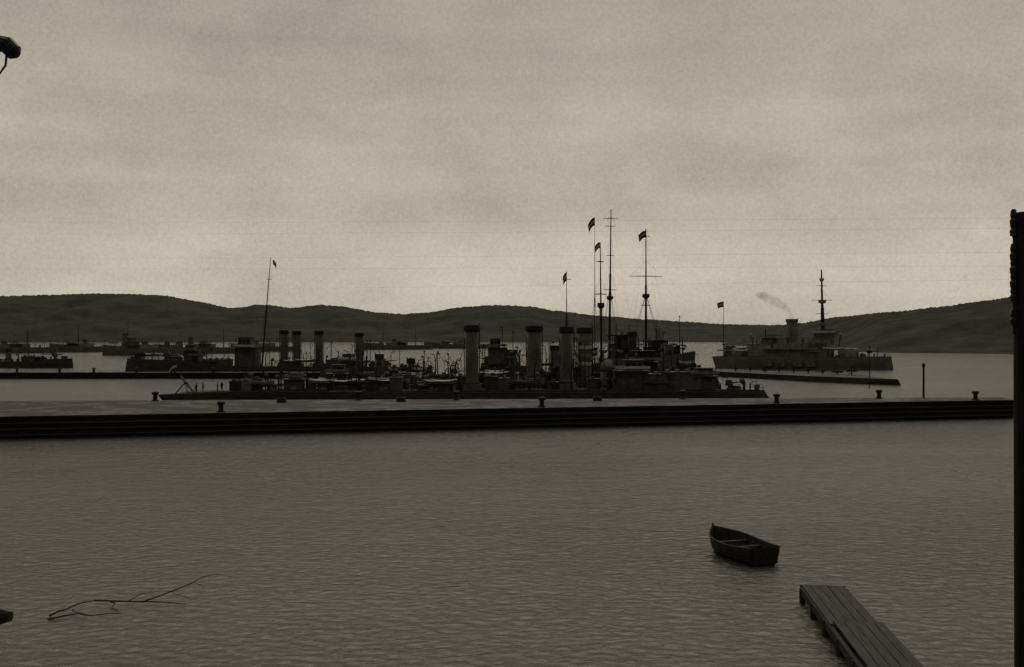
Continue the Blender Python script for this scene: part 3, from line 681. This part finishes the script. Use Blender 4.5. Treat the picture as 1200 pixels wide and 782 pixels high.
# ---------------------------------------------------------------- people
def person(px,Y,z,rz,arm,label,sc=1.12):
    V=[(0,0,.93),(0,0,1.15),(0,0,1.42),(0,0,1.52),(0,0,1.60),(0,0.01,1.72),
       (.10,0,.88),(.12,.03+arm*.1,.48),(.12,-.02-arm*.15,.07),(.13,.14-arm*.15,.03),
       (-.10,0,.88),(-.12,.02,.48),(-.12,-.04,.07),(-.13,.12,.03),
       (.19,0,1.40),(.25,.0,1.12),(.24,.12+arm*.2,.9),(.24,.16+arm*.25,.80),
       (-.19,0,1.40),(-.25,-.02,1.12),(-.24,.08,.88),(-.24,.11,.79)]
    E_=[(0,1),(1,2),(2,3),(3,4),(4,5),(0,6),(6,7),(7,8),(8,9),(0,10),(10,11),(11,12),(12,13),(2,14),(14,15),(15,16),(16,17),(2,18),(18,19),(19,20),(20,21)]
    rad=[.19,.17,.19,.07,.09,.09,.12,.09,.065,.055,.12,.09,.065,.055,.09,.07,.05,.045,.09,.07,.05,.045]
    me=bpy.data.meshes.new('person'); me.from_pydata(V,E_,[]); o=bpy.data.objects.new('person',me); col.objects.link(o)
    md=o.modifiers.new('s','SKIN'); o.data.materials.append(M_cloth)
    sv=me.skin_vertices[0].data if me.skin_vertices else None
    if sv is None:
        bmx=bmesh.new(); bmx.from_mesh(me); bmx.verts.layers.skin.verify(); bmx.to_mesh(me); bmx.free(); sv=me.skin_vertices[0].data
    for i,rr in enumerate(rad): sv[i].radius=(rr,rr*.85)
    sv[0].use_root=True
    s2=o.modifiers.new('ss','SUBSURF'); s2.levels=1; s2.render_levels=2
    o.scale=(sc,sc,sc)
    o.location=(wx(px,Y),Y,z); o.rotation_euler=(0,0,rz); o['label']=label; o['category']='person'; o['group']='sailors on the stern deck'
    m=MB(); m.lathe([(.09,0),(.115,.03),(.12,.06),(.1,.09),(.03,.1)],seg=12); m.obj('cap',M_cloth,o,(0,.01,1.74))
    m=MB(); m.lathe([(.03,-.1),(.07,-.06),(.085,.0),(.08,.06),(.04,.09)],seg=12); m.path([(0,.07,0),(0,.11,-.02)],[.02,.015],5); m.obj('face',M_skin,o,(0,.025,1.66),smooth=True)
for px,rz,arm,lb in((230,2.6,1,'person in dark uniform and cap standing on the stern deck'),(238,1.6,0,'person in dark uniform beside another on the deck'),
                    (255,-1.2,-1,'person in dark clothes walking along the low deck'),(260,.5,1,'person in dark uniform bending an arm on the deck')):
    x=E.s(px); person(px,E.Y(x),E.dz(x)-.02,rz,arm,lb)

# ---------------------------------------------------------------- light
w=bpy.data.worlds.new('World'); scene.world=w; w.use_nodes=True; nt=w.node_tree
bg=nt.nodes['Background']; bg.inputs['Strength'].default_value=.1
sky=nt.nodes.new('ShaderNodeTexSky'); sky.sky_type='NISHITA'; sky.sun_disc=False; sky.sun_elevation=math.radians(50); sky.sun_rotation=math.radians(8)
bw=nt.nodes.new('ShaderNodeRGBToBW'); nt.links.new(sky.outputs[0],bw.inputs[0])
tc=nt.nodes.new('ShaderNodeTexCoord'); sp=nt.nodes.new('ShaderNodeSeparateXYZ'); nt.links.new(tc.outputs['Generated'],sp.inputs[0])
def mth2(op,a,bb,c=None):
    n=nt.nodes.new('ShaderNodeMath'); n.operation=op
    for i,q in enumerate((a,bb,c)):
        if q is None: continue
        if hasattr(q,'links'): nt.links.new(q,n.inputs[i])
        else: n.inputs[i].default_value=q
    return n.outputs[0]
rp=nt.nodes.new('ShaderNodeValToRGB'); els=rp.color_ramp.elements
els[0].position=0; els[0].color=(.44,)*3+(1,); els[1].position=1; els[1].color=(.85,)*3+(1,)
for p_,v_ in((.04,.51),(.085,.50),(.115,.455),(.2,.43),(.31,.36),(.42,.60),(.62,1.0)):
    e=els.new(p_); e.color=(v_,v_,v_,1)
nt.links.new(sp.outputs['Z'],rp.inputs[0])
def wn(scale,st,det,rg=.5):
    mp=nt.nodes.new('ShaderNodeMapping'); mp.inputs['Scale'].default_value=st; nt.links.new(tc.outputs['Generated'],mp.inputs[0])
    n=nt.nodes.new('ShaderNodeTexNoise'); n.inputs['Scale'].default_value=scale; n.inputs['Detail'].default_value=det; n.inputs['Roughness'].default_value=rg; nt.links.new(mp.outputs[0],n.inputs['Vector']); return n.outputs['Fac']
c1=wn(5.0,(1,1,2.0),6,.58); c2=wn(2.2,(1,1,13),5); gr=wn(330,(1,1,1),2,.8)
fac=mth2('ADD',mth2('MULTIPLY_ADD',c1,.75,.63),mth2('MULTIPLY_ADD',c2,.32,-.16))
fac=mth2('ADD',fac,mth2('MULTIPLY_ADD',gr,.45,-.225))
lum=mth2('MULTIPLY',rp.outputs[0],fac)
bk=nt.nodes.new('ShaderNodeMapRange'); bk.inputs[1].default_value=-.5; bk.inputs[2].default_value=.75; bk.inputs[3].default_value=.32; bk.inputs[4].default_value=1; nt.links.new(sp.outputs['Y'],bk.inputs[0])
lum=mth2('MULTIPLY',lum,bk.outputs[0])
tot=mth2('ADD',mth2('MULTIPLY',lum,9.3),mth2('MULTIPLY',bw.outputs[0],.04))
cm=nt.nodes.new('ShaderNodeCombineColor')
for i,t_ in enumerate((1.04,.925,.755)): nt.links.new(mth2('MULTIPLY',tot,t_),cm.inputs[i])
nt.links.new(cm.outputs[0],bg.inputs[0])
sl=bpy.data.lights.new('Sun','SUN'); sl.energy=.5; sl.angle=math.radians(50); sl.color=(1,.94,.82)
so=bpy.data.objects.new('Sun',sl); col.objects.link(so)
el=math.radians(50); azs=math.radians(-8)
d=Vector((-math.sin(azs)*math.cos(el),math.cos(azs)*math.cos(el),math.sin(el)))
so.rotation_euler=d.to_track_quat('Z','Y').to_euler(); so.location=d*100

cam=bpy.data.cameras.new('Camera'); co=bpy.data.objects.new('Camera',cam); col.objects.link(co)
co.location=(0,0,H); cam.sensor_width=36; cam.lens=36; cam.clip_end=60000; cam.clip_start=.1
co.rotation_euler=(math.radians(90)+math.atan(4/1200),0,0)
scene.camera=co
